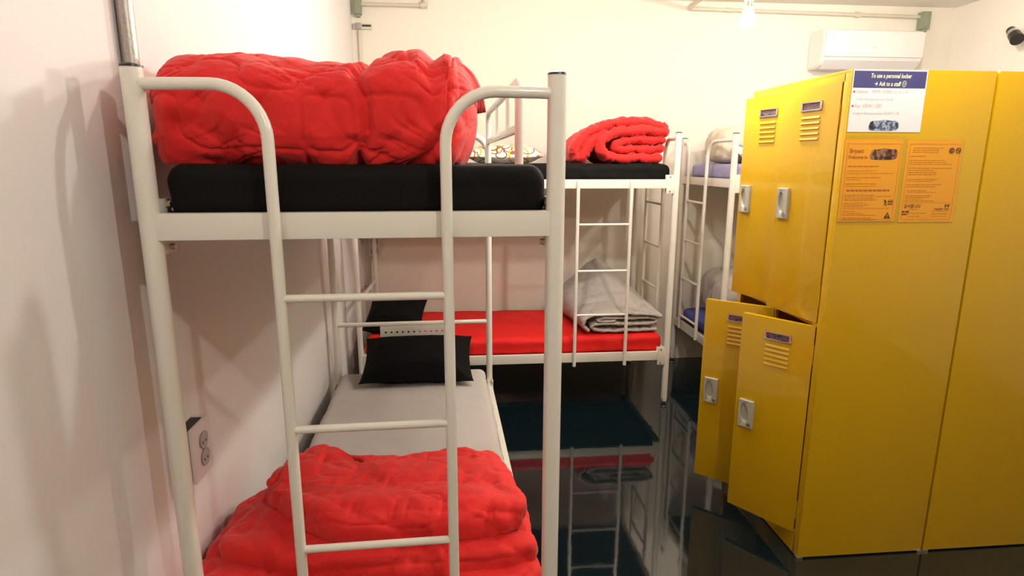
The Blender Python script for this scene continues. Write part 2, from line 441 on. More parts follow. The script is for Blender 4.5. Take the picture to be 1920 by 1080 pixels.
# ================================================================== BUNK BEDS
# local frame: ladder end in the plane y=0, posts at x=0 and x=W, length along +y
def make_bunk(label, loc, rz, W, L, lad, hook_top=1.64, guard=None, side_ladder=None, mesh_panel=False, detail=True, rail_lo=(0.29, 0.345)):
    root = empty('bunk_bed', (loc[0], loc[1], 0), rz)
    tag(root, label, 'bunk bed', 'white metal bunk beds')
    wp = M['white_paint']; R = 0.0192; HT = 1.668
    for x in (0, W):
        p = MB().tube([(x, 0, 0.03), (x, 0, HT)], R, 24).build('post', wp, root)
        MB().tube([(x, 0, HT), (x, 0, HT + .004), (x, 0, HT + .007), (x, 0, HT + .008)], [R * 1.04, R * 1.0, R * .6, R * .15], 20).build('post_cap', M['black_plastic'], p)
        MB().ball((x, 0, 0.017), 0.017, 18, (1.05, 1.05, 1)).build('foot', M['chrome_soft'], p)
    # end beams (ladder end)
    for z0, z1, nm in ((1.352, 1.404, 'end_rail'), (rail_lo[0], rail_lo[1], 'end_rail')):
        MB().box((R * .6, -0.013, z0), (W - R * .6, 0.013, z1), 0.003).build(nm, wp, root)
    # far end: bent tube frame
    ht = 1.63; rc = 0.09; rf = 0.016
    pts = [(0, L, 0.03), (0, L, ht - rc)]
    pts += arc((rc, ht - rc), rc, PI, PI / 2, 8, lambda a, b: (a, L, b))
    pts += arc((W - rc, ht - rc), rc, PI / 2, 0, 8, lambda a, b: (a, L, b))
    pts += [(W, L, 0.03)]
    fr = MB().tube(pts, rf, 18).build('head_frame', wp, root)
    for x in (0, W): MB().ball((x, L, 0.017), 0.017, 16).build('foot', M['chrome_soft'], fr)
    MB().tube([(0, L, 0.683), (W, L, 0.683)], 0.0115, 14).build('head_rail', wp, root)
    for z0, z1 in ((1.352, 1.404), rail_lo):
        MB().box((rf * .6, L - 0.011, z0), (W - rf * .6, L + 0.011, z1), 0.003).build('end_rail', wp, root)
    # long side rails with bolted plates
    for x, s in ((0, 1), (W, -1)):
        for z0, z1 in ((1.352, 1.404), rail_lo):
            r = MB().box((x - 0.012, R, z0), (x + 0.012, L - rf, z1), 0.003).build('side_rail', wp, root)
            for yy in (0.012, L - 0.062):
                mb = MB().box((x + s * 0.0125 - 0.0025, yy, z0 - 0.030), (x + s * 0.0125 + 0.0025, yy + 0.050, z1 + 0.026), 0.002)
                pl = mb.build('bracket_plate', wp, r)
                mb = MB().box((x - s * 0.0125 - 0.0025, yy, z0 - 0.030), (x - s * 0.0125 + 0.0025, yy + 0.050, z1 + 0.026), 0.002)
                po_ = mb.build('bracket_plate', wp, r)
                for zz in (z0 - 0.018, z1 + 0.014):
                    MB().tube([(x + s * 0.014, yy + .03, zz), (x + s * 0.024, yy + .03, zz)], 0.0065, 6).build('bolt', M['brass_bolt'], r)
                    MB().tube([(x - s * 0.014, yy + .03, zz), (x - s * 0.018, yy + .03, zz)], 0.005, 6).build('bolt', M['brass_bolt'], r)
    # base boards under the mattresses
    for z in (rail_lo[1] - 0.028, 1.372):
        MB().box((0.014, 0.014, z), (W - 0.014, L - 0.014, z + 0.014), 0.002).build('bed_board', M['board'], root)
    # ladder with hooked ends
    a, b = lad; ry = 0.0115; yl = -0.026
    rc = 0.10; zt = hook_top
    pa = [(R * .5, 0, zt), (R + .02, -0.006, zt)] + arc((a - rc, zt - rc), rc, PI / 2, 0, 10, lambda u, v: (u, yl + 0.020 * max(0, (a - u) / rc) * 0.6, v)) + [(a, yl, 1.3), (a, yl, 0.30)]
    pb = [(W - R * .5, 0, zt - 0.006), (W - R - .02, -0.006, zt - 0.006)] + arc((b + rc, zt - 0.006 - rc), rc, PI / 2, PI, 10, lambda u, v: (u, yl + 0.020 * max(0, (u - b) / rc) * 0.6, v)) + [(b, yl, 1.3), (b, yl, 0.30)]
    l = empty_part('ladder', root); MB().tube(pa, ry, 18).build('ladder_rail', wp, l); MB().tube(pb, ry, 18).build('ladder_rail', wp, l)
    for z in (1.236, 0.958, 0.680, 0.402):
        MB().tube([(a, yl, z), (b, yl, z)], 0.0085, 14).build('rung', wp, l)
    if guard:
        gx, y0, y1, sl = guard
        g = MB(); zt = 1.722; zb = 1.38; rc = 0.05
        pts = [(gx, y0, zb), (gx, y0, zt - rc)] + arc((y0 + rc, zt - rc), rc, PI, PI / 2, 6, lambda u, v: (gx, u, v))
        pts += arc((y1 - rc, zt - rc), rc, PI / 2, 0, 6, lambda u, v: (gx, u, v)) + [(gx, y1, zb)]
        g.tube(pts, 0.0125, 14); g = g.build('guard_panel', wp, root)
        MB().box((gx - .008, y0, 1.583), (gx + .008, y1, 1.605), .002).build('guard_bar', wp, g)
        for y in sl: MB().box((gx - .004, y - .022, 1.60), (gx + .004, y + .022, 1.715), .0015).build('guard_slat', wp, g)
    if side_ladder:
        y0, y1 = side_ladder; x = -0.020
        l = empty_part('side_ladder', root)
        for y in (y0, y1): MB().tube([(x, y, 0.268), (x, y, 1.395)], 0.0105, 14).build('ladder_rail', wp, l)
        for y in (y0, y1): MB().tube([(x, y, .263), (x, y, .268)], .0107, 12).build('end_plug', M['black_plastic'], l)
        for z in (1.142, 0.864, 0.592): MB().tube([(x, y0, z), (x, y1, z)], 0.0075, 12).build('rung', wp, l)
    if mesh_panel:
        # perforated tray plate hanging from the head rail
        bm = MB(); x0, x1, z0, z1 = 0.225, 0.60, 0.555, 0.672; t = 0.002; yy = L - 0.014
        nx = 12; pit = (x1 - x0 - .03) / nx
        # frame strips with real holes: built as rows of small plates
        hs = 0.0095
        zr = [z1 - 0.030, z1 - 0.062, z1 - 0.094]
        zs = sorted([z0, z1] + [z - hs / 2 for z in zr] + [z + hs / 2 for z in zr])
        for k in range(len(zs) - 1):
            za, zb = zs[k], zs[k + 1]
            if abs((zb - za) - hs) < 1e-6:
                xs = [x0]
                for i in range(nx): c = x0 + .028 + pit * i; xs += [c - hs / 2, c + hs / 2]
                xs.append(x1)
                for i in range(0, len(xs) - 1, 2): bm.box((xs[i], yy - t, za), (xs[i + 1], yy, zb))
            else: bm.box((x0, yy - t, za), (x1, yy, zb))
        pnl = bm.build('perforated_panel', wp, root, smooth=False)
        MB().box((x0, yy, z1 - .004), (x1, yy + .03, z1), 0).build('panel_lip', wp, pnl, smooth=False)
    return root

front = make_bunk('white metal bunk bed nearest the camera, along the left wall, ladder end in front', (-0.586, 1.20), math.radians(1.4), 0.787, 1.81,
                  (0.236, 0.565), guard=(0.775, 0.50, 1.62, (0.80, 1.18)), mesh_panel=True)
back = make_bunk('white metal bunk bed across the back wall, with straight side ladder and red lower mattress', (1.292, 3.472), PI / 2, 0.775, 1.88,
                 (0.29, 0.62), side_ladder=(0.273, 0.590))
third = make_bunk('white metal bunk bed at the far right, half hidden behind the yellow lockers', (1.652, 4.306), -PI / 2, 0.806, 1.85, (0.165, 0.475))

# ------------------------------------------------------------------ mattresses
def sheet_disp(seed, a=0.004, f=9.0):
    def d(P, D):
        side = 1 - np.abs(D[..., 2])
        dr = ridge(np.stack([P[..., 0] * 11 + P[..., 2] * 6, P[..., 1] * 11 + P[..., 2] * 6, P[..., 2] * 4 + seed], -1))
        return a * (fbm(P * f + seed, 3) * 0.7 + side * dr * 0.9)
    return d
def mattress(name, label, lo, hi, m, seed, rz=0, loc=None, group=None, a=0.004, n=90):
    c = ((lo[0] + hi[0]) / 2, (lo[1] + hi[1]) / 2)
    l2 = (lo[0] - c[0], lo[1] - c[1], 0); h2 = (hi[0] - c[0], hi[1] - c[1], hi[2] - lo[2])
    o = rbox(name, l2, h2, 0.032, m, n=n, disp=sheet_disp(seed, a))
    o.location = (c[0], c[1], lo[2]); o.rotation_euler = (0, 0, rz)
    tag(o, label, 'mattress', group or 'mattresses on the bunk beds'); return o
T = math.radians(1.4)
# front bunk: local centre line runs from (-.19,1.21) towards (-.235,3.0)
mattress('mattress', 'thick black mattress on the top bunk nearest the camera', (-0.581, 1.222, 1.388), (0.160, 2.985, 1.496), M['black_sheet'], 1, T, a=0.003)
mattress('mattress', 'light grey mattress on the bottom bunk along the left wall', (-0.585, 1.225, 0.332), (0.152, 2.985, 0.440), M['gray_sheet'], 2, T)
mattress('mattress', 'black mattress on the top bunk by the back wall under a rolled red duvet', (-0.565, 3.492, 1.388), (1.262, 4.225, 1.494), M['black_sheet'], 3, a=0.004)
mattress('mattress', 'red mattress on the bottom bunk by the back wall', (-0.565, 3.488, 0.332), (1.262, 4.225, 0.446), M['red_sheet'], 4, a=0.005)
mattress('mattress', 'pale lilac blue mattress on the top bunk at the far right', (1.69, 3.52, 1.388), (3.48, 4.25, 1.494), M['lilac_sheet'], 5)
mattress('mattress', 'deep blue mattress on the bottom bunk at the far right', (1.69, 3.52, 0.332), (3.48, 4.25, 0.43), M['blue_sheet'], 6)

# ------------------------------------------------------------------ pillows
def pillow(name, label, c, wdt, dep, h, m, rx=0, rz=0, ry=0, seed=0, pinch=0.06, group=None, wr=0.004):
    a, b = wdt / 2, dep / 2; p = pinch
    pts = []
    cor = [(-a, -b), (a, -b), (a, b), (-a, b)]
    for k in range(4):
        x0, y0 = cor[k]; x1, y1 = cor[(k + 1) % 4]
        nx, ny = ((y1 - y0), -(x1 - x0)); l = math.hypot(nx, ny); nx /= l; ny /= l
        pts.append((x0 * 1.0, y0 * 1.0))
        for t in (.06, .25, .5, .75, .94):
            bow = p * math.sin(PI * t) ** 0.8 * min(wdt, dep)
            pts.append((x0 + (x1 - x0) * t - nx * bow, y0 + (y1 - y0) * t - ny * bow))
    nt, nr = 240, 70
    O = catmull(pts, nt)
    rho = np.concatenate([np.linspace(0, 1, nr // 2), np.linspace(1, 0, nr // 2)])
    P = np.zeros((nr // 2 * 2, nt, 3)); P[..., 0] = rho[:, None] * O[None, :, 0]; P[..., 1] = rho[:, None] * O[None, :, 1]
    sg = np.concatenate([np.ones(nr // 2), -np.ones(nr // 2)])
    ex = np.clip(1 - (np.abs(P[..., 0]) / a) ** 2.6, 0, 1); ey = np.clip(1 - (np.abs(P[..., 1]) / b) ** 2.6, 0, 1)
    ed = np.clip(1 - rho, 0, 1)[:, None] ** 0.5
    th = h / 2 * (ex * ey) ** 0.42 * np.minimum(1, ed * 1.7)
    wn = fbm(np.stack([P[..., 0] * 9, P[..., 1] * 9, sg[:, None] * 3 + seed + P[..., 0] * 0], -1), 3) * wr * 2.2 * np.minimum(1, ed * 2)
    P[..., 2] = sg[:, None] * (th + wn * 0.6)
    Mx = Matrix.Rotation(rz, 4, 'Z') @ Matrix.Rotation(ry, 4, 'Y') @ Matrix.Rotation(rx, 4, 'X')
    A = np.array(Mx)[:3, :3]; P = P @ A.T
    o = soft_object(name, [grid_mesh('', P, None, poles=False)], m)
    o.location = c; tag(o, label, 'pillow', group); return o
pillow('pillow', 'black pillow lying on the light grey mattress in front of the perforated panel', (-0.208, 2.872, 0.537), 0.545, 0.325, 0.165, M['black_case'], rx=math.radians(25), seed=2, pinch=.05)
pillow('pillow', 'black pillow propped at the left end of the red mattress', (-0.405, 3.76, 0.545), 0.37, 0.34, 0.19, M['black_case'], rx=math.radians(23), rz=math.radians(-6), seed=5, pinch=.03)
pillow('pillow', 'white pillow printed with brown and orange rings on the top back bunk', (0.30, 3.86, 1.552), 0.50, 0.34, 0.12, M['rings'], rx=math.radians(5), rz=math.radians(-4), seed=7, pinch=.04)

# ------------------------------------------------------------------ big rolled red duvet on the near top bunk
def big_roll():
    nu, nv = 300, 260
    x0, x1 = -0.660, 0.052; base = 1.494
    u = np.linspace(0, 1, nu); X = x0 + (x1 - x0) * (0.5 - 0.5 * np.cos(u * PI)) * 0.35 + (x1 - x0) * u * 0.65
    th = np.linspace(0, 2 * PI, nv, endpoint=False)
    kx = [-.676, -.601, -.498, -.395, -.302, -.184, -.136, -.076, -.046, -.027, .012, .046, .08]
    kz = [1.690, 1.712, 1.724, 1.727, 1.718, 1.714, 1.728, 1.732, 1.716, 1.738, 1.746, 1.732, 1.700]
    top = np.interp(X, kx, kz) - base + 0.010
    endL = np.clip((X - x0) / 0.10, 0, 1); endR = np.clip((x1 - X) / 0.07, 0, 1)
    rs = np.sqrt(1 - (1 - endL) ** 2) ** .8 * np.sqrt(1 - (1 - endR) ** 2) ** .9
    cy = 1.500 + 0.012 * np.sin(X * 9)
    P = np.zeros((nu, nv, 3))
    ct, st = np.cos(th), np.sin(th)
    e = 0.78
    yy = np.sign(ct) * np.abs(ct) ** e * 0.245; zz = np.where(st > 0, np.abs(st) ** e, -np.abs(st) ** 0.42); yy = np.where(st < 0, np.sign(ct) * np.abs(ct) ** 0.45 * 0.245, yy)
    P[..., 0] = X[:, None]
    P[..., 1] = cy[:, None] + rs[:, None] * yy[None, :] * (1 + 0.05 * np.sin(X * 14 + 1))[:, None]
    hh = top / 2
    P[..., 2] = base + hh[:, None] * (0.25 + 0.75 * 1) + rs[:, None] * hh[:, None] * zz[None, :]
    N = np_normals(P)
    if (N[nu // 2, nv // 4, 2]) < 0: N = -N
    Tt = np.broadcast_to(th[None, :] * 0.20, (nu, nv)); S = P[..., 0]
    q = quilt(S, Tt, 4.2, sp=0.215, ang=36, A=0.0105, W=0.0085, wf=30, warp=.055)
    big = 0.009 * fbm(np.stack([S * 7, Tt * 5, S * 0 + 2], -1), 2)
    fold = 0.013 * crease(np.stack([S * 9 + Tt * 5.5, Tt * 2.4 - S * 1.5, S * 0 + 6], -1), .22) 
    foldr = 0.012 * crease(np.stack([S * 15, Tt * 2.0, S * 0 + 11], -1), .2) * np.clip((S + .12) * 5, 0.2, 1)
    # deep valley where the sheet is doubled near its right part
    val = -0.020 * np.exp(-((S + 0.190 - 0.012 * np.sin(Tt * 22)) / 0.012) ** 2)
    k = (q + big + fold + foldr + val - 0.004) * np.clip(rs * 1.3, 0.15, 1)[:, None]
    P = P + N * k[..., None]
    # raised corner flap at the right end and tucked end
    fl = np.exp(-((X - x1) / 0.035) ** 2)[:, None] * np.exp(-((th - 1.75) / 0.35) ** 2)[None, :]
    P[..., 0] += 0.022 * fl; P[..., 2] += 0.004 * fl
    low = np.clip((base + 0.05 - P[..., 2]) / 0.05, 0, 1); P[..., 2] = np.maximum(P[..., 2] - 0.030 * low, base + 0.0005)
    return grid_mesh('', P, None)
o = soft_object('duvet', [big_roll()], M['red'])
tag(o, 'large bright red duvet bundled on the black mattress of the nearest top bunk', 'duvet', 'red duvets')

# folded red duvet on the near lower bunk: three padded layers
L0 = [(-0.655, 1.24), (-0.660, 1.45), (-0.650, 1.66), (-0.56, 1.75), (-0.35, 1.76), (-0.10, 1.74), (0.10, 1.72), (0.165, 1.60), (0.185, 1.40), (0.180, 1.25), (0.05, 1.21), (-0.2, 1.20), (-0.5, 1.20)]
L1 = [(-0.600, 1.37), (-0.585, 1.52), (-0.545, 1.66), (-0.40, 1.73), (-0.15, 1.71), (0.09, 1.70), (0.150, 1.58), (0.182, 1.42), (0.168, 1.30), (0.02, 1.255), (-0.20, 1.240), (-0.45, 1.300)]
L2 = [(-0.525, 1.52), (-0.515, 1.62), (-0.475, 1.70), (-0.410, 1.71), (-0.33, 1.655), (-0.15, 1.66), (0.04, 1.665), (0.115, 1.63), (0.142, 1.50), (0.165, 1.38), (0.115, 1.315), (-0.03, 1.300), (-0.20, 1.290), (-0.32, 1.320), (-0.44, 1.42)]
qa = dict(sp=0.14, ang=52, A=0.0075, W=0.0075, wf=30, style='rows')
pieces = [puffy(L0, 0.441, 0.105, 1.3, edge=.32, fat=.55, qargs=qa, wr=.003, nt=320, nr=110),
          puffy(L1, 0.510, 0.085, 2.9, edge=.20, fat=.55, qargs=qa, wr=.003, nt=320, nr=110),
          puffy(L2, 0.583, 0.095, 5.1, edge=.22, fat=.55, qargs=qa, wr=.004, nt=340, nr=120,
                hfn=lambda x, y: 0.86 + 0.20 * np.exp(-(((x + .45) / .07) ** 2 + ((y - 1.63) / .08) ** 2)) + 0.10 * np.exp(-((y - 1.37) / .05) ** 2))]
o = soft_object('duvet', pieces, M['red'])
tag(o, 'folded bright red duvet in three layers on the light grey mattress in the foreground', 'duvet', 'red duvets')

# rolled red duvet on the back top bunk (spiral end faces the room)
def xz_frame(x0, z0, lean=0.0):
    return lambda a, b, s: np.stack([a + lean * (s - 3.55), s, b], -1)
cover = [(0.720, 1.530), (0.722, 1.60), (0.805, 1.685), (0.94, 1.732), (1.115, 1.745), (1.262, 1.712)]
ring = [(1.222, 1.528), (1.05, 1.526), (0.915, 1.534), (0.862, 1.600), (0.915, 1.664), (1.065, 1.690), (1.250, 1.684)]
inner = [(1.250, 1.634), (1.10, 1.638), (0.98, 1.622), (0.965, 1.585), (1.08, 1.580), (1.238, 1.586)]
stuffing = [(0.755, 1.535), (0.80, 1.62), (0.88, 1.68)]
# the spiral end stands near y=3.60, the roll runs back to y=4.1
qa2 = dict(sp=0.13, ang=38, A=0.010, W=0.004, wf=26)
def taper(a, b, s):
    f = 1 - 0.10 * (s - 3.55)
    return np.stack([1.0 + (a - 1.0) * f, s, 1.495 + (b - 1.495) * (1 - 0.15 * (s - 3.55))], -1)
pieces = [folded(cover, 3.60, 4.12, 0.074, 1.7, frame=taper, qargs=qa2, npth=170), folded(ring, 3.575, 4.10, 0.074, 3.3, frame=taper, qargs=qa2, npth=230), folded(inner, 3.590, 4.05, 0.062, 5.9, frame=taper, qargs=qa2, npth=170), folded(stuffing, 3.61, 4.08, 0.11, 8.3, frame=taper, qargs=qa2, npth=90)]
o = soft_object('duvet', pieces, M['red'])
tag(o, 'rolled orange red duvet with its coiled end showing on the back top bunk', 'duvet', 'red duvets')

# grey duvet folded on the red mattress
ser = [(1.235, 0.470), (1.05, 0.467), (0.90, 0.468), (0.835, 0.482), (0.835, 0.505), (0.90, 0.513), (1.05, 0.508), (1.17, 0.508), (1.232, 0.518), (1.232, 0.540), (1.16, 0.546), (1.02, 0.545), (0.90, 0.548), (0.86, 0.535), (0.90, 0.527), (0.97, 0.530)]
lid = [(1.262, 0.556), (1.16, 0.572), (1.00, 0.580), (0.86, 0.576), (0.785, 0.548), (0.770, 0.505), (0.80, 0.475)]
def gr(a, b, s):
    k = np.clip((s - 3.53) / 0.60, 0, 1)
    return np.stack([a - 0.0 * k + (1.03 - a) * 0.05 * k, s, 0.447 + (b - 0.447) * (1 + 0.25 * k)], -1)
def gr2(a, b, s):
    k = np.clip((s - 3.53) / 0.60, 0, 1); k = k * k * (3 - 2 * k)
    peak = np.exp(-((a - 1.04) / 0.17) ** 2)
    return np.stack([a - 0.06 * k, s, b + (b > 0.50) * k * 0.185 * peak + 0.05 * k * np.clip((b - .47) / .1, 0, 1)], -1)
qa3 = dict(sp=0.12, ang=30, A=0.007, W=0.0042, wf=28)
pieces = [folded(ser, 3.525, 4.05, 0.036, 6.1, frame=gr, qargs=qa3, npth=260), folded(lid, 3.515, 4.14, 0.040, 7.7, frame=gr2, qargs=qa3, npth=170)]
o = soft_object('duvet', pieces, M['gray'])
tag(o, 'grey duvet folded in layers at the right end of the red mattress', 'duvet', 'grey and beige duvets')

# duvets on the far right bunk
b1 = [(1.72, 3.78), (1.69, 3.92), (1.74, 4.12), (1.95, 4.19), (2.15, 4.10), (2.18, 3.92), (2.12, 3.80), (1.92, 3.76)]
o = soft_object('duvet', [puffy(b1, 1.494, 0.235, 3.7, edge=.42, fat=.7, qargs=dict(sp=.17, ang=38, A=.014, W=.005, wf=20), wr=.006)], M['cream'])
tag(o, 'beige duvet heaped on the lilac mattress of the far right top bunk', 'duvet', 'grey and beige duvets')
b2 = [(1.74, 3.66), (1.73, 3.88), (1.78, 4.14), (1.98, 4.19), (2.20, 4.10), (2.22, 3.80), (2.14, 3.60), (1.94, 3.56)]
b3 = [(1.75, 3.58), (1.74, 3.80), (1.80, 3.98), (2.1, 4.0), (2.3, 3.8), (2.2, 3.58), (1.95, 3.54)]
o = soft_object('duvet', [puffy(b3, 0.43, 0.11, 8.7, edge=.36, fat=.6, qargs=qa3, wr=.004), puffy(b2, 0.47, 0.30, 9.7, edge=.45, fat=.75, qargs=dict(sp=.17, ang=38, A=.014, W=.005, wf=20), wr=.006)], M['gray'])
tag(o, 'grey duvet heaped on the deep blue mattress of the far right bottom bunk', 'duvet', 'grey and beige duvets')
pillow('pillow', 'white pillow with dark grey print on the lilac mattress behind the far right post', (1.915, 3.645, 1.555), 0.36, 0.22, 0.10, ramp_mat('grey_print_cotton', [(0.40, (0.03, 0.03, 0.05)), (0.5, (0.30, 0.32, 0.42)), (0.56, (0.75, 0.75, 0.78))], 16, 0.85), rx=math.radians(25), seed=12)

# ================================================================== LOCKERS
LX0, LX1, LY0, LY1, LH = 1.286, 1.797, 1.930, 2.590, 1.800
def locker(label, x0, x1, doors, face):
    root = empty('locker', ((x0 + x1) / 2, (LY0 + LY1) / 2, 0)); tag(root, label, 'locker', 'yellow steel lockers')
    ox, oy = root.location.x, root.location.y
    def B(lo, hi, nm, m, bev=0.0015, parent=root):
        return MB().box((lo[0] - ox, lo[1] - oy, lo[2]), (hi[0] - ox, hi[1] - oy, hi[2]), bev).build(nm, m, parent, smooth=bev > 0)
    t = 0.010; yl = M['yellow']; b0 = 0.006
    B((x0, LY0, b0), (x1, LY0 + t, LH), 'side_panel', yl, 0.003)
    B((x0, LY1 - t, b0), (x1, LY1, LH), 'side_panel', yl, 0.003)
    fx = x0 if face < 0 else x1
    bx = x1 if face < 0 else x0
    B((bx - .004 if face < 0 else bx, LY0 + t, b0), (bx if face < 0 else bx + .004, LY1 - t, LH - t), 'back_panel', yl, 0)
    B((x0, LY0 + t, LH - t), (x1, LY1 - t, LH), 'top_panel', yl, 0.002)
    f0, f1 = (fx, fx + 0.016) if face < 0 else (fx - 0.016, fx)
    # face frame
    mb = MB(); mid = 2.265
    for lo, hi in (((f0, LY0 + t, b0), (f1, LY0 + .036, LH - t)), ((f0, LY1 - .036, b0), (f1, LY1 - t, LH - t)), ((f0, LY0 + .03, LH - .036), (f1, LY1 - .03, LH - t)),
                   ((f0, LY0 + .03, b0), (f1, LY1 - .03, 0.088)), ((f0 + .003, LY0 + .03, 0.918), (f1, LY1 - .03, 0.934)), ((f0 + .003, mid - .012, .08), (f1, mid + .008, LH - .03))):
        mb.box((lo[0] - ox, lo[1] - oy, lo[2]), (hi[0] - ox, hi[1] - oy, hi[2]), 0.001)
    mb.build('face_frame', yl, root)
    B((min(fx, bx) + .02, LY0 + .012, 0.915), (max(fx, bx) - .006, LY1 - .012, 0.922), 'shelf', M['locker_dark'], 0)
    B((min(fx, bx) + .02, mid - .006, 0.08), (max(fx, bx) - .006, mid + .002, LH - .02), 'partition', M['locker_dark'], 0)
    for (xx, yy) in ((x0, LY0), (x1, LY0), (x0, LY1), (x1, LY1)):
        sx = 1 if xx == x0 else -1; sy = 1 if yy == LY0 else -1
        mb = MB().box((xx - sx * .004 - ox, yy - sy * .004 - oy, 0), (xx + sx * .020 - ox, yy + sy * .020 - oy, 0.009), 0.002)
        mb.build('foot', M['chrome'], root)
    # doors
    for (hy, z0, z1, ang, wd) in doors:
        s = face
        # door local: u along width from the hinge, v up, n outwards
        a = math.radians(ang)
        e_u = Vector((s * math.sin(a), math.cos(a), 0)); e_n = Vector((s * math.cos(a), -math.sin(a), 0)); H0 = Vector((fx - ox, hy - oy, z0))
        Md = Matrix(((e_u.x, 0, e_n.x, H0.x), (e_u.y, 0, e_n.y, H0.y), (0, 1, 0, H0.z), (0, 0, 0, 1)))
        h = z1 - z0
        mb = MB().box((0, 0, -0.001), (wd, h, 0.0015 + .001), 0.001)
        mb.box((wd - .003, 0, -0.016), (wd, h, 0), 0); mb.box((0.001, 0, -0.004), (.004, h, 0), 0)
        mb.box((.0, 0, -0.016), (wd, .003, 0), 0); mb.box((.0, h - .003, -0.016), (wd, h, 0), 0)
        d = mb.build('door', yl, root, mat4=Md)
        # louvres
        cu = wd * 0.47
        for k in range(5):
            v0 = h - 0.112 - k * 0.0185
            poly = [(0, 0), (0.0085, 0.0045), (0.0105, 0.0030), (0.011, 0)]
            P4 = Matrix(((0, 0, 1, cu - 0.046), (-1, 0, 0, v0 + .011), (0, 1, 0, 0.0022), (0, 0, 0, 1)))
            MB().prism(poly, 0.092, P4).build('louvre', yl, d, mat4=Md)
        # card holder
        hw, hh = 0.052, 0.0165; cv = h - 0.068
        mb = MB()
        for lo, hi in (((cu - hw, cv - hh, .002), (cu + hw, cv - hh + .006, .007)), ((cu - hw, cv + hh - .005, .002), (cu + hw, cv + hh, .007)), ((cu - hw, cv - hh, .002), (cu - hw + .008, cv + hh, .007)), ((cu + hw - .008, cv - hh, .002), (cu + hw, cv + hh, .007))):
            mb.box(lo, hi, 0.0018)
        ch = mb.build('card_holder', M['chrome'], d, mat4=Md)
        MB().box((cu - hw + .007, cv - hh + .005, .002), (cu + hw - .007, cv + hh - .004, .0035)).build('name_card', M['card'], d, smooth=False, mat4=Md)
        # recessed handle plate
        hu, hv = wd - 0.050, h * 0.50 if z0 < .5 else h * 0.50
        hv = 0.42 if z0 < 0.5 else 0.415
        pw, phh = 0.031, 0.058
        # plate with an oval opening
        n = 40; po = []; pi_ = []
        for k in range(n):
            t2 = 2 * PI * k / n; c_, s_ = math.cos(t2), math.sin(t2)
            q = 1.0 / max(abs(c_) / pw, abs(s_) / phh)
            ex_ = 0.0; po.append((hu + c_ * q, hv + s_ * q))
            pi_.append((hu + 0.006 + c_ * 0.0175 + 0.004 * s_, hv + 0.004 + s_ * 0.040))
        mb = MB(); bmm = mb.bm
        def ring(pts, z, sc=1.0, cc=None): 
            return [bmm.verts.new(((x - (cc[0] if cc else 0)) * sc + (cc[0] if cc else 0), (y - (cc[1] if cc else 0)) * sc + (cc[1] if cc else 0), z)) for x, y in pts]
        cc = (hu, hv); ci = (hu + .006, hv + .004)
        rings = [ring(po, 0.002), ring(po, 0.011), ring(po, 0.0135, .955, cc), ring(pi_, 0.0135), ring(pi_, 0.0115, .93, ci), ring(pi_, 0.0045, .84, ci), ring(pi_, 0.0034, .4, ci)]
        for A_, B_ in zip(rings, rings[1:]):
            for k in range(n): bmm.faces.new((A_[k], A_[(k + 1) % n], B_[(k + 1) % n], B_[k]))
        bmm.faces.new(rings[-1])
        hd = mb.build('handle', M['handle_grey'], d, mat4=Md)
        MB().tube([(hu - pw * .55, hv - phh * .72, .0133), (hu - pw * .55, hv - phh * .72, .0160)], 0.0075, 18).build('lock', M['galv'], hd, mat4=Md)
        # hinge knuckles
        for v0 in (0.06, h - 0.145): MB().tube([(0.0, v0, 0.001), (0.0, v0 + .075, 0.001)], 0.0032, 10).build('hinge', yl, d, mat4=Md)
    return root
left_locker = locker('yellow steel locker with two lower doors ajar and paper notices on its side', LX0, LX1,
       [(1.972, 0.089, 0.919, 35.5, 0.280), (2.262, 0.089, 0.919, 48, 0.280), (1.972, 0.933, 1.765, 8.0, 0.284), (2.262, 0.933, 1.765, 11.0, 0.280)], -1)
right_locker = locker('yellow steel locker at the right edge, behind the one with notices', 1.806, 2.317,
       [(1.972, 0.089, 0.919, 0.5, 0.280), (2.262, 0.089, 0.919, 0.5, 0.280), (1.972, 0.933, 1.765, 0.5, 0.280), (2.262, 0.933, 1.765, 0.5, 0.280)], 1)

# ------------------------------------------------------------------ notices taped to the side of the locker
PY = LY0
def sheet(name, label, x0, x1, z0, z1, m, skew=0.0, group=None, th=0.0012):
    root = empty(name, ((x0 + x1) / 2, PY, (z0 + z1) / 2)); tag(root, label, 'notice', group)
    poly = [(x0, z1), (x1, z1), (x1 + skew, z0), (x0 + skew, z0)]
    mb = MB(); ox, oz = root.location.x, root.location.z
    P4 = Matrix(((1, 0, 0, 0), (0, 0, -1, -0.0003), (0, 1, 0, 0), (0, 0, 0, 1)))
    mb.prism([(x - ox, z - oz) for x, z in poly], th, P4)
    mb.build('paper', m, root, smooth=False)
    return root
def put_text(root, name, m, items, y=-0.0019):
    mes = []
    for body, size, x, z, kw in items:
        mes.append(text_mesh(body, size, x - root.location.x, y, z - root.location.z, **kw))
    return join_meshes(name, mes, m, root)
def rects(root, name, m, rs, y0=-0.0017, y1=-0.0019):
    mb = MB(); ox, oz = root.location.x, root.location.z
    for x0, z0, x1, z1 in rs: mb.box((x0 - ox, y1, z0 - oz), (x1 - ox, y0, z1 - oz))
    return mb.build(name, m, root, smooth=False)
def dashes(x0, x1, z, h, rnd, frac=1.0):
    """an illegible printed line: word-length strokes"""
    out = []; x = x0; end = x0 + (x1 - x0) * frac
    while x < end:
        wl = rnd.uniform(.006, .019); wl = min(wl, end - x)
        out.append((x, z - h / 2, x + wl, z + h / 2)); x += wl + 0.0028
    return out
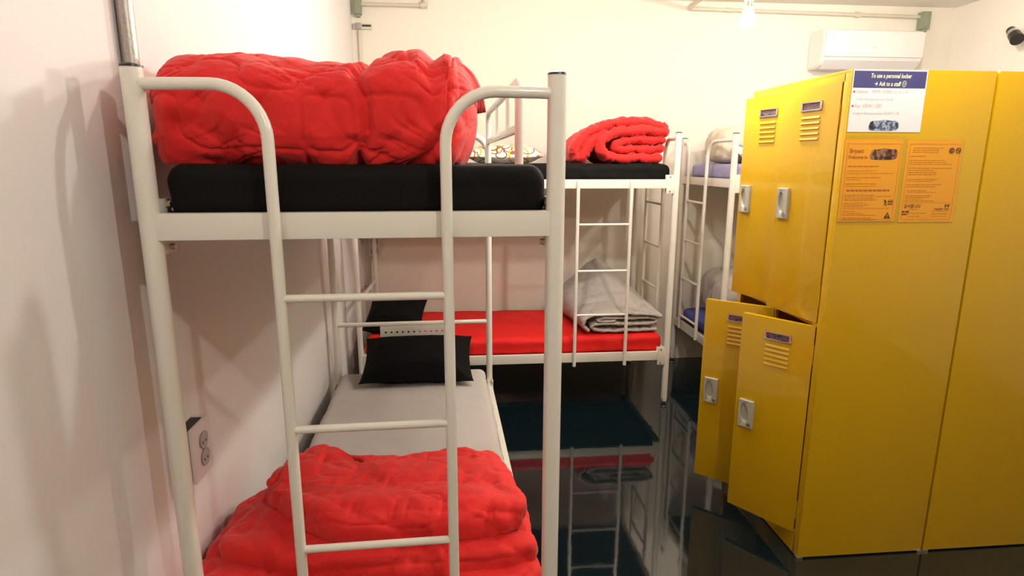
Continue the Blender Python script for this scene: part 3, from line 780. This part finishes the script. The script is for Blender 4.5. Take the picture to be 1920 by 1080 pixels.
def blob_photo(root, name, m, cx, cz, wd, ht, y=-0.0023):
    """small printed picture with a rounded slanted outline"""
    n = 44; poly = []
    for k in range(n):
        t = 2 * PI * k / n; c, s = math.cos(t), math.sin(t)
        x = math.copysign(abs(c) ** .45, c) * wd / 2; z = math.copysign(abs(s) ** .6, s) * ht / 2
        x += 0.010 * (z / ht) * (1 if x < 0 else -.2)
        z += 0.0018 * math.cos(x / wd * 2 * PI * 2) * (1 if s > 0 else 0)
        poly.append((cx + x - root.location.x, cz + z - root.location.z))
    P4 = Matrix(((1, 0, 0, 0), (0, 0, -1, y + .0005), (0, 1, 0, 0), (0, 0, 0, 1)))
    return MB().prism(poly, 0.0005, P4).build(name, m, root, smooth=False)

w1 = sheet('notice', 'white paper notice with a navy header at the top corner of the locker side', 1.290, 1.549, 1.601, 1.798, M['paper'])
rects(w1, 'header_band', M['navy'], [(1.2935, 1.741, 1.5455, 1.794)])
put_text(w1, 'header_text', M['ink_white'], [('To use a personal locker', 0.0195, 1.4215, 1.7725, dict(align='CENTER', shear=.12, bold=.0003, sx=.72)),
                                            ('→ Ask to a staff ☺', 0.0195, 1.4215, 1.7475, dict(align='CENTER', shear=.12, bold=.0003, sx=.72))], y=-.0026)
put_text(w1, 'red_text', M['ink_red'], [('Deposit :', 0.0155, 1.307, 1.7245, dict(sx=.8)), ('KRW 10,000', 0.0165, 1.360, 1.7245, dict(sx=.8)),
                                       ('Fee :', 0.0155, 1.307, 1.679, dict(sx=.8)), ('KRW 1,500', 0.0165, 1.336, 1.679, dict(sx=.8))])
put_text(w1, 'grey_text', M['ink_grey'], [('(or $10.00)', 0.0145, 1.436, 1.7245, dict(sx=.8)), ('→ Only if last days you return the key', 0.0120, 1.306, 1.702, dict(sx=.72)),
                                         ('→ Large or Bumpsey available, SEE KRW 1,500', 0.0120, 1.300, 1.657, dict(sx=.72))])
for z in (1.7285, 1.6835):
    MB().tube([(1.2995 - w1.location.x, -0.0019, z - w1.location.z), (1.2995 - w1.location.x, -0.0012, z - w1.location.z)], 0.0036, 16).build('bullet', M['ink_dot'], w1)
blob_photo(w1, 'printed_picture', M['photo_blue'], 1.417, 1.6225, 0.104, 0.034)

rnd = random.Random(5)
o1 = sheet('notice', 'orange laminated notice with a small picture, left one on the locker side', 1.288, 1.494, 1.304, 1.577, M['paper_orange'], 0.004, 'orange laminated notices')
o2 = sheet('notice', 'orange laminated notice with two round symbols, right one on the locker side', 1.510, 1.712, 1.300, 1.575, M['paper_orange'], 0.003, 'orange laminated notices')
put_text(o1, 'heading', M['ink_brown'], [('Bigpent', 0.020, 1.307, 1.533, dict(bold=.0007, sx=.85)), ('Welcome to', 0.0165, 1.304, 1.514, dict(bold=.0006, sx=.82))])
blob_photo(o1, 'printed_picture', M['photo_dark'], 1.431, 1.529, 0.096, 0.036)
ln = []
for z, f, h in ((1.489, .62, .0030), (1.474, .58, .0016), (1.466, .92, .0016), (1.452, .68, .0020), (1.445, .28, .0016), (1.431, .62, .0022), (1.423, .60, .0016),
                (1.394, .62, .0016), (1.389, .95, .0018), (1.383, .60, .0018), (1.377, .66, .0022), (1.366, .45, .0016), (1.360, .52, .0018), (1.354, .4, .0016), (1.348, .92, .0014),
                (1.338, .25, .0018), (1.331, .42, .0018), (1.325, .66, .0018), (1.316, .60, .0022), (1.311, .7, .0018)):
    ln += dashes(1.307, 1.486, z, h, rnd, f)
rects(o1, 'printed_lines', M['ink_brown'], ln)
rects(o1, 'printed_subheading', M['ink_brown'], dashes(1.312, 1.478, 1.409, .0062, rnd, .93), -.0019, -.0021)
fr = []
def frame_lines(x0, z0, x1, z1, t=.0009): return [(x0, z0, x1, z0 + t), (x0, z1 - t, x1, z1), (x0, z0, x0 + t, z1), (x1 - t, z0, x1, z1)]
rects(o1, 'printed_frame', M['ink_brown'], frame_lines(1.300, 1.3085, 1.489, 1.563))
# warning triangle with exclamation mark
P4 = Matrix(((1, 0, 0, 0), (0, 0, -1, -0.0017), (0, 1, 0, 0), (0, 0, 0, 1)))
def tri(root, cx, cz, s, m, holes=True):
    ox, oz = root.location.x, root.location.z
    MB().prism([(cx - s - ox, cz - s * .85 - oz), (cx + s - ox, cz - s * .85 - oz), (cx - ox, cz + s * .95 - oz)], 0.0004, P4).build('warning_triangle', m, root, smooth=False)
    MB().box((cx - .0012 - ox, -.0026, cz - s * .35 - oz), (cx + .0012 - ox, -.0021, cz + s * .35 - oz)).box((cx - .0012 - ox, -.0026, cz - s * .68 - oz), (cx + .0012 - ox, -.0021, cz - s * .5 - oz)).build('exclamation_mark', M['paper_orange'], root, smooth=False)
tri(o1, 1.470, 1.324, 0.0125, M['ink_dark'])
# little figure symbols (running man beside three people)
def fig(root):
    ox, oz = root.location.x, root.location.z; mb = MB(); y = -0.0019
    def st(a, b, r=.0011): mb.tube([(a[0] - ox, y, a[1] - oz), (b[0] - ox, y, b[1] - oz)], r, 6)
    st((1.452, 1.377), (1.460, 1.372), .0016); st((1.460, 1.372), (1.458, 1.366), .0018); st((1.458, 1.366), (1.463, 1.357), .0012); st((1.458, 1.366), (1.453, 1.359), .0012); st((1.460, 1.372), (1.452, 1.370))
    for k in range(3):
        x = 1.469 + k * .0065; st((x, 1.3745), (x, 1.3675), .0019); st((x, 1.378), (x, 1.3765), .0013); st((x - .0025, 1.3635), (x + .0025, 1.3635), .0010); st((x - .0025, 1.3605), (x + .0025, 1.3605), .0008)
    mb.build('figure_symbols', M['ink_dark'], root)
fig(o1)
ln = []
for z, f, h, dx in ((1.550, .66, .0018, .010), (1.543, .56, .0022, .008), (1.536, .56, .0020, .006), (1.523, .32, .0018, .0), (1.509, .72, .0018, 0), (1.502, .76, .0018, 0), (1.496, .88, .0018, 0),
                    (1.483, .90, .0020, 0), (1.476, .52, .0020, 0), (1.469, .60, .0022, 0), (1.462, .60, .0022, 0), (1.446, .62, .0020, 0), (1.440, .56, .0018, 0), (1.428, .74, .0022, 0), (1.421, .60, .0020, 0),
                    (1.408, .42, .0022, .004), (1.402, .64, .0016, .004), (1.391, .55, .0020, .002), (1.385, .50, .0022, .002), (1.379, .36, .0020, .002), (1.373, .62, .0018, 0)):
    ln += dashes(1.526 + dx, 1.702, z, h, rnd, f)
for z, f, h in ((1.341, .24, .0016), (1.332, .24, .0020), (1.324, .24, .0016)): ln += dashes(1.632, 1.70, z - .004, h, rnd, .85)
for z, f in ((1.344, .22), (1.331, .44), (1.320, .30)): ln += dashes(1.546, 1.702, z, .0018, rnd, f)
rects(o2, 'printed_lines', M['ink_brown'], ln)
rects(o2, 'printed_frame', M['ink_brown'], frame_lines(1.521, 1.309, 1.705, 1.563) + [(1.521, 1.3665, 1.705, 1.3672)])
put_text(o2, 'thanks_text', M['ink_dark'], [('감사합니다', 0.0145, 1.527, 1.3495, dict(sx=.92, bold=.0003)), ('谢谢', 0.0115, 1.676, 1.3520, dict(sx=.9, bold=.0002)), ('THANK YOU', 0.0110, 1.640, 1.3405, dict(sx=.85, bold=.0003))])
rects(o2, 'printed_block', M['ink_dark'], dashes(1.523, 1.548, 1.336, .0060, rnd, 1) + dashes(1.523, 1.545, 1.327, .0045, rnd, 1))
def symbols(root):
    ox, oz = root.location.x, root.location.z; mb = MB(); y = -0.0019
    for cx in (1.6735, 1.6975):
        cz = 1.542; mb.tube([(cx + .0085 * math.cos(2 * PI * k / 24) - ox, y, cz + .0085 * math.sin(2 * PI * k / 24) - oz) for k in range(25)], .0014, 6, cap=False)
        mb.tube([(cx - .006 - ox, y, cz + .006 - oz), (cx + .006 - ox, y, cz - .006 - oz)], .0013, 6)
    mb.tube([(1.669 - ox, y, 1.538 - oz), (1.676 - ox, y, 1.546 - oz)], .0026, 6)
    mb.tube([(1.693 - ox, y, 1.5415 - oz), (1.703 - ox, y, 1.5415 - oz)], .0012, 6)
    mb.build('prohibition_symbols', M['ink_dark'], root)
symbols(o2)
for r_, x0, x1, z0, z1 in ((o1, 1.287, 1.503, 1.292, 1.590), (o2, 1.505, 1.716, 1.297, 1.579)):
    MB().box((x0 - r_.location.x, -0.0036, z0 - r_.location.z), (x1 - r_.location.x, -0.0032, z1 - r_.location.z)).build('laminate_film', M['film'], r_, smooth=False)

# ================================================================== PIPES, SOCKETS, AIR CONDITIONER
def pipe(name, label, pts, r, m, cat='pipe', clips=()):
    root = empty(name, pts[-1]); tag(root, label, cat)
    o = root.location
    MB().tube([Vector(p) - Vector(pts[-1]) for p in pts], r, 18).build('tube', m, root)
    for lo, hi in clips:
        MB().box([a - b for a, b in zip(lo, pts[-1])], [a - b for a, b in zip(hi, pts[-1])], 0.002).build('clip', m, root)
    return root
# galvanised conduit just behind the near left post
pipe('steel_conduit', 'galvanised steel conduit running down the left wall behind the nearest bunk post', [(-0.6635, 1.362, CZ), (-0.6635, 1.362, 0.872)], 0.0158, M['galv'],
     clips=[((-0.682, 1.335, 2.05), (-0.645, 1.389, 2.075))])
# thin cream conduit on the back wall, bent at its foot
bx = -0.632
pts = [(bx, NY - .012, 2.36), (bx, NY - .012, 0.66)] + arc((bx - .03, 0.66), .03, 0, -PI / 2, 6, lambda a, b: (a, NY - .012, b)) + [(WX + .004, NY - .012, 0.63)]
pipe('wall_conduit', 'thin cream conduit down the back wall beside the left corner', pts, 0.009, M['conduit'])
def junction_box(label, x0, x1, z0, z1, dy):
    root = empty('junction_box', ((x0 + x1) / 2, NY, (z0 + z1) / 2)); tag(root, label, 'junction box', 'grey green junction boxes')
    w_, h_ = (x1 - x0) / 2, (z1 - z0) / 2
    MB().box((-w_, -dy, -h_ * .75), (w_, 0, h_), .006).box((-w_ * .6, -dy * .8, -h_), (w_ * .6, -dy * .2, -h_ * .7), .004).build('box', M['box_green'], root)
    MB().box((-w_ * .9, -dy - .003, -h_ * .65), (w_ * .9, -dy, h_ * .9), .002).build('cover', M['box_green'], root)
    for z in (-h_ * .5, h_ * .7): MB().tube([(0, -dy - .005, z), (0, -dy - .003, z)], .004, 10).build('screw', M['galv'], root)
junction_box('grey green junction box near the ceiling by the left corner of the back wall', bx - .022, bx + .024, 2.44, 2.56, .045)
mb_root = empty('pipe_clamp', (bx + .01, NY, 2.385)); tag(mb_root, 'steel clamp rail holding the thin conduit below the left junction box', 'clamp')
MB().box((-.045, -.020, -.018), (.075, 0, .018), .003).build('rail', M['conduit'], mb_root)
MB().box((.012, -.022, -.002), (.070, -.020, .010), 0).build('slot', M['dark'], mb_root)
MB().box((-.03, -.030, -.020), (.006, -.020, .020), .003).build('saddle', M['galv'], mb_root)
pipe('ceiling_conduit', 'cream conduit running right from the left junction box under the ceiling', [(bx + .024, NY - .022, 2.522), (-0.21, NY - .022, 2.522)], 0.0125, M['conduit'])
o = empty('elbow_fitting', (-0.19, NY - .022, 2.525)); tag(o, 'grey elbow fitting at the end of the short conduit above the near top bunk', 'pipe fitting')
MB().tube([(-.03, 0, -.002), (.012, 0, -.002)], .019, 16).tube([(.0, 0, -.005), (.0, 0, .07)], .017, 16).build('elbow', M['conduit'], o)
# conduit under the ceiling on the right part of the back wall
pipe('ceiling_conduit', 'long cream conduit under the ceiling above the air conditioner', [(1.66, NY - .022, 2.545), (3.34, NY - .022, 2.528)], 0.0125, M['conduit'],
     clips=[((1.9, NY - .03, 2.530), (1.93, NY, 2.56)), ((2.85, NY - .03, 2.515), (2.88, NY, 2.555))])
pipe('elbow_conduit', 'cream conduit elbow at the left end of the long conduit, turning towards the room', [(1.66, NY - .022, 2.545), (1.635, NY - .025, 2.548), (1.62, NY - .06, 2.551), (1.62, NY - 1.2, 2.575)], 0.0145, M['conduit'])
junction_box('grey green junction box at the right end of the long conduit', 3.335, 3.395, 2.425, 2.56, .06)

def outlet(root, c, ux, n, r):
    """round recess of a socket: c centre, ux horizontal unit, n outward"""
    c = Vector(c); ux = Vector(ux); n = Vector(n); uz = Vector((0, 0, 1))
    mb = MB(); bm = mb.bm; N = 28; rs = []
    for rad, d in ((r * 1.08, 0), (r * 1.08, .0012), (r, .0015), (r * .97, .0004)):
        rs.append([bm.verts.new(c + (ux * math.cos(2 * PI * k / N) + uz * math.sin(2 * PI * k / N)) * rad + n * (d + .009)) for k in range(N)])
    for a, b in zip(rs, rs[1:]):
        for k in range(N): bm.faces.new((a[k], a[(k + 1) % N], b[(k + 1) % N], b[k]))
    bm.faces.new(rs[-1])
    o = mb.build('outlet', M['socket_in'], root)
    for s in (-1, 1): MB().tube([c + ux * s * r * .42 - uz * r * .25 + n * .009, c + ux * s * r * .42 - uz * r * .25 + n * .0102], r * .13, 10).build('pin_hole', M['dark'], o)
# surface socket on the left wall beside the near post
s = empty('wall_socket', (WX, 1.420, 0.805)); tag(s, 'white double wall socket on the left wall beside the nearest bunk post', 'socket', 'double wall sockets')
MB().box((0, -0.072, -0.066), (0.033, 0.056, 0.068), .003).build('back_box', M['socket'], s)
MB().box((0.034, -0.045, -0.070), (0.043, 0.058, 0.070), .004).build('faceplate', M['socket'], s)
MB().box((0.006, -0.050, 0.068), (0.032, 0.040, 0.0688), 0).build('cable_slot', M['dark'], s, smooth=False)
MB().box((0.006, -0.0735, -0.05), (0.026, -0.072, 0.06), 0).build('side_shade', M['dark'], s, smooth=False)  # dark strip painting the shadow gap along the box's left edge
for z in (.0225, -.0225): outlet(s, (0.0365, 0.010, z), (0, 1, 0), (1, 0, 0), .0205)
s = empty('wall_socket', (-0.592, NY, 0.915)); tag(s, 'small white double wall socket on the back wall above the red mattress', 'socket', 'double wall sockets')
MB().box((-0.042, -0.040, -0.075), (0.042, 0, 0.075), .003).build('back_box', M['socket'], s)
MB().box((-0.040, -0.050, -0.073), (0.040, -0.040, 0.073), .004).build('faceplate', M['socket'], s)
for z in (.033, -.033): outlet(s, (0, -.0425, z), (1, 0, 0), (0, -1, 0), .026)

# air conditioner
ac = empty('air_conditioner', (2.905, NY, 2.288)); tag(ac, 'white wall mounted air conditioner high on the back wall above the lockers', 'air conditioner')
prof = [(0, -.130), (-.08, -.135), (-.150, -.118), (-.178, -.075), (-.186, -.04), (-.182, .085), (-.165, .112), (-.13, .122), (0, .122)]
P4 = Matrix(((0, 0, 1, -0.372), (1, 0, 0, 0), (0, 1, 0, 0), (0, 0, 0, 1)))
mb = MB().prism(prof, 0.744, P4); bmesh.ops.bevel(mb.bm, geom=[e for e in mb.bm.edges if abs(e.verts[0].co.x - e.verts[1].co.x) < 1e-6 and abs(abs(e.verts[0].co.x) - .372) < 1e-3], offset=.010, segments=3, affect='EDGES')
mb.build('casing', M['plastic'], ac)
mb = MB().box((-.362, -.192, -.066), (.362, -.183, .102), .005).build('front_panel', M['plastic'], ac)
mb = MB().prism([(-.178, -.080), (-.128, -.128), (-.124, -.132), (-.183, -.084)], .70, Matrix(((0, 0, 1, -0.35), (1, 0, 0, -.004), (0, 1, 0, -.006), (0, 0, 0, 1)))).build('air_flap', M['plastic'], ac)
MB().box((-.35, -.175, -.0795), (.35, -.16, -.0765), 0).build('seam_slot', M['socket_in'], ac, smooth=False)
MB().tube([(.380, -.03, -.05), (.398, -.03, -.12), (.398, -.03, -.30)], .014, 12).build('drain_hose', M['plastic'], ac)
MB().box((-.018, -.1935, -.006), (.018, -.1918, -.003), 0).build('badge', M['ink_grey'], ac, smooth=False)

# small spotlight on the right wall
sp = empty('wall_spotlight', (EX, 3.70, 2.30)); tag(sp, 'small chrome and black spotlight high on the right wall at the photo edge', 'spotlight')
MB().tube([(0, 0, .0), (-.012, 0, 0)], .035, 20).build('wall_plate', M['chrome'], sp)
MB().tube([(-.012, 0, 0), (-.06, .0, -.004), (-.10, -.01, -.01)], .011, 14).build('arm', M['chrome'], sp)
MB().tube([(-.085, .05, .03), (-.105, .0, -.005), (-.125, -.05, -.045)], [.026, .034, .038], 22).build('lamp_head', M['black_plastic'], sp)
MB().tube([(-.100, .015, .006), (-.108, -.007, -.010)], .0355, 22).build('chrome_band', M['chrome'], sp)

# bare bulbs hanging from the ceiling; the last three are unseen, added for fill
def bulb(i, p, label):
    root = empty('light_bulb', p); tag(root, label, 'light bulb', 'bare hanging light bulbs')
    R = 0.030
    prof = [(0.0, -R), (R * .38, -R * .92), (R * .72, -R * .70), (R * .96, -R * .28), (R, .0), (R * .95, R * .35), (R * .78, R * .80), (R * .55, R * 1.25), (R * .44, R * 1.6)]
    MB().tube([(0, 0, z) for r, z in prof], [max(r, .0005) for r, z in prof], 28).build('glass', M['bulb'], root)
    MB().tube([(0, 0, R * 1.55), (0, 0, R * 2.5)], [R * .47, R * .47], 20).build('screw_base', M['brass_bolt'], root)
    MB().tube([(0, 0, R * 2.3), (0, 0, R * 2.5), (0, 0, R * 4.0), (0, 0, R * 4.3)], [R * .5, R * .62, R * .62, R * .25], 20).build('lamp_holder', M['black_plastic' if i else 'conduit'], root)
    MB().tube([(0, 0, R * 4.2), (0, 0, CZ - p[2])], .0025, 8).build('cord', M['conduit'], root)
names = ['glowing bare bulb hanging in front of the back wall, left of the air conditioner', 
         'glowing bare bulb above the photo, just in front of the locker notices', 'unseen fill bulb added just above the camera', 'unseen bulb added to brighten the back wall, over the gap between the near and back bunks', 'unseen bulb added to brighten the back wall, in front of the air conditioner']
for i, p in enumerate(BULBS): bulb(i, p, names[i])
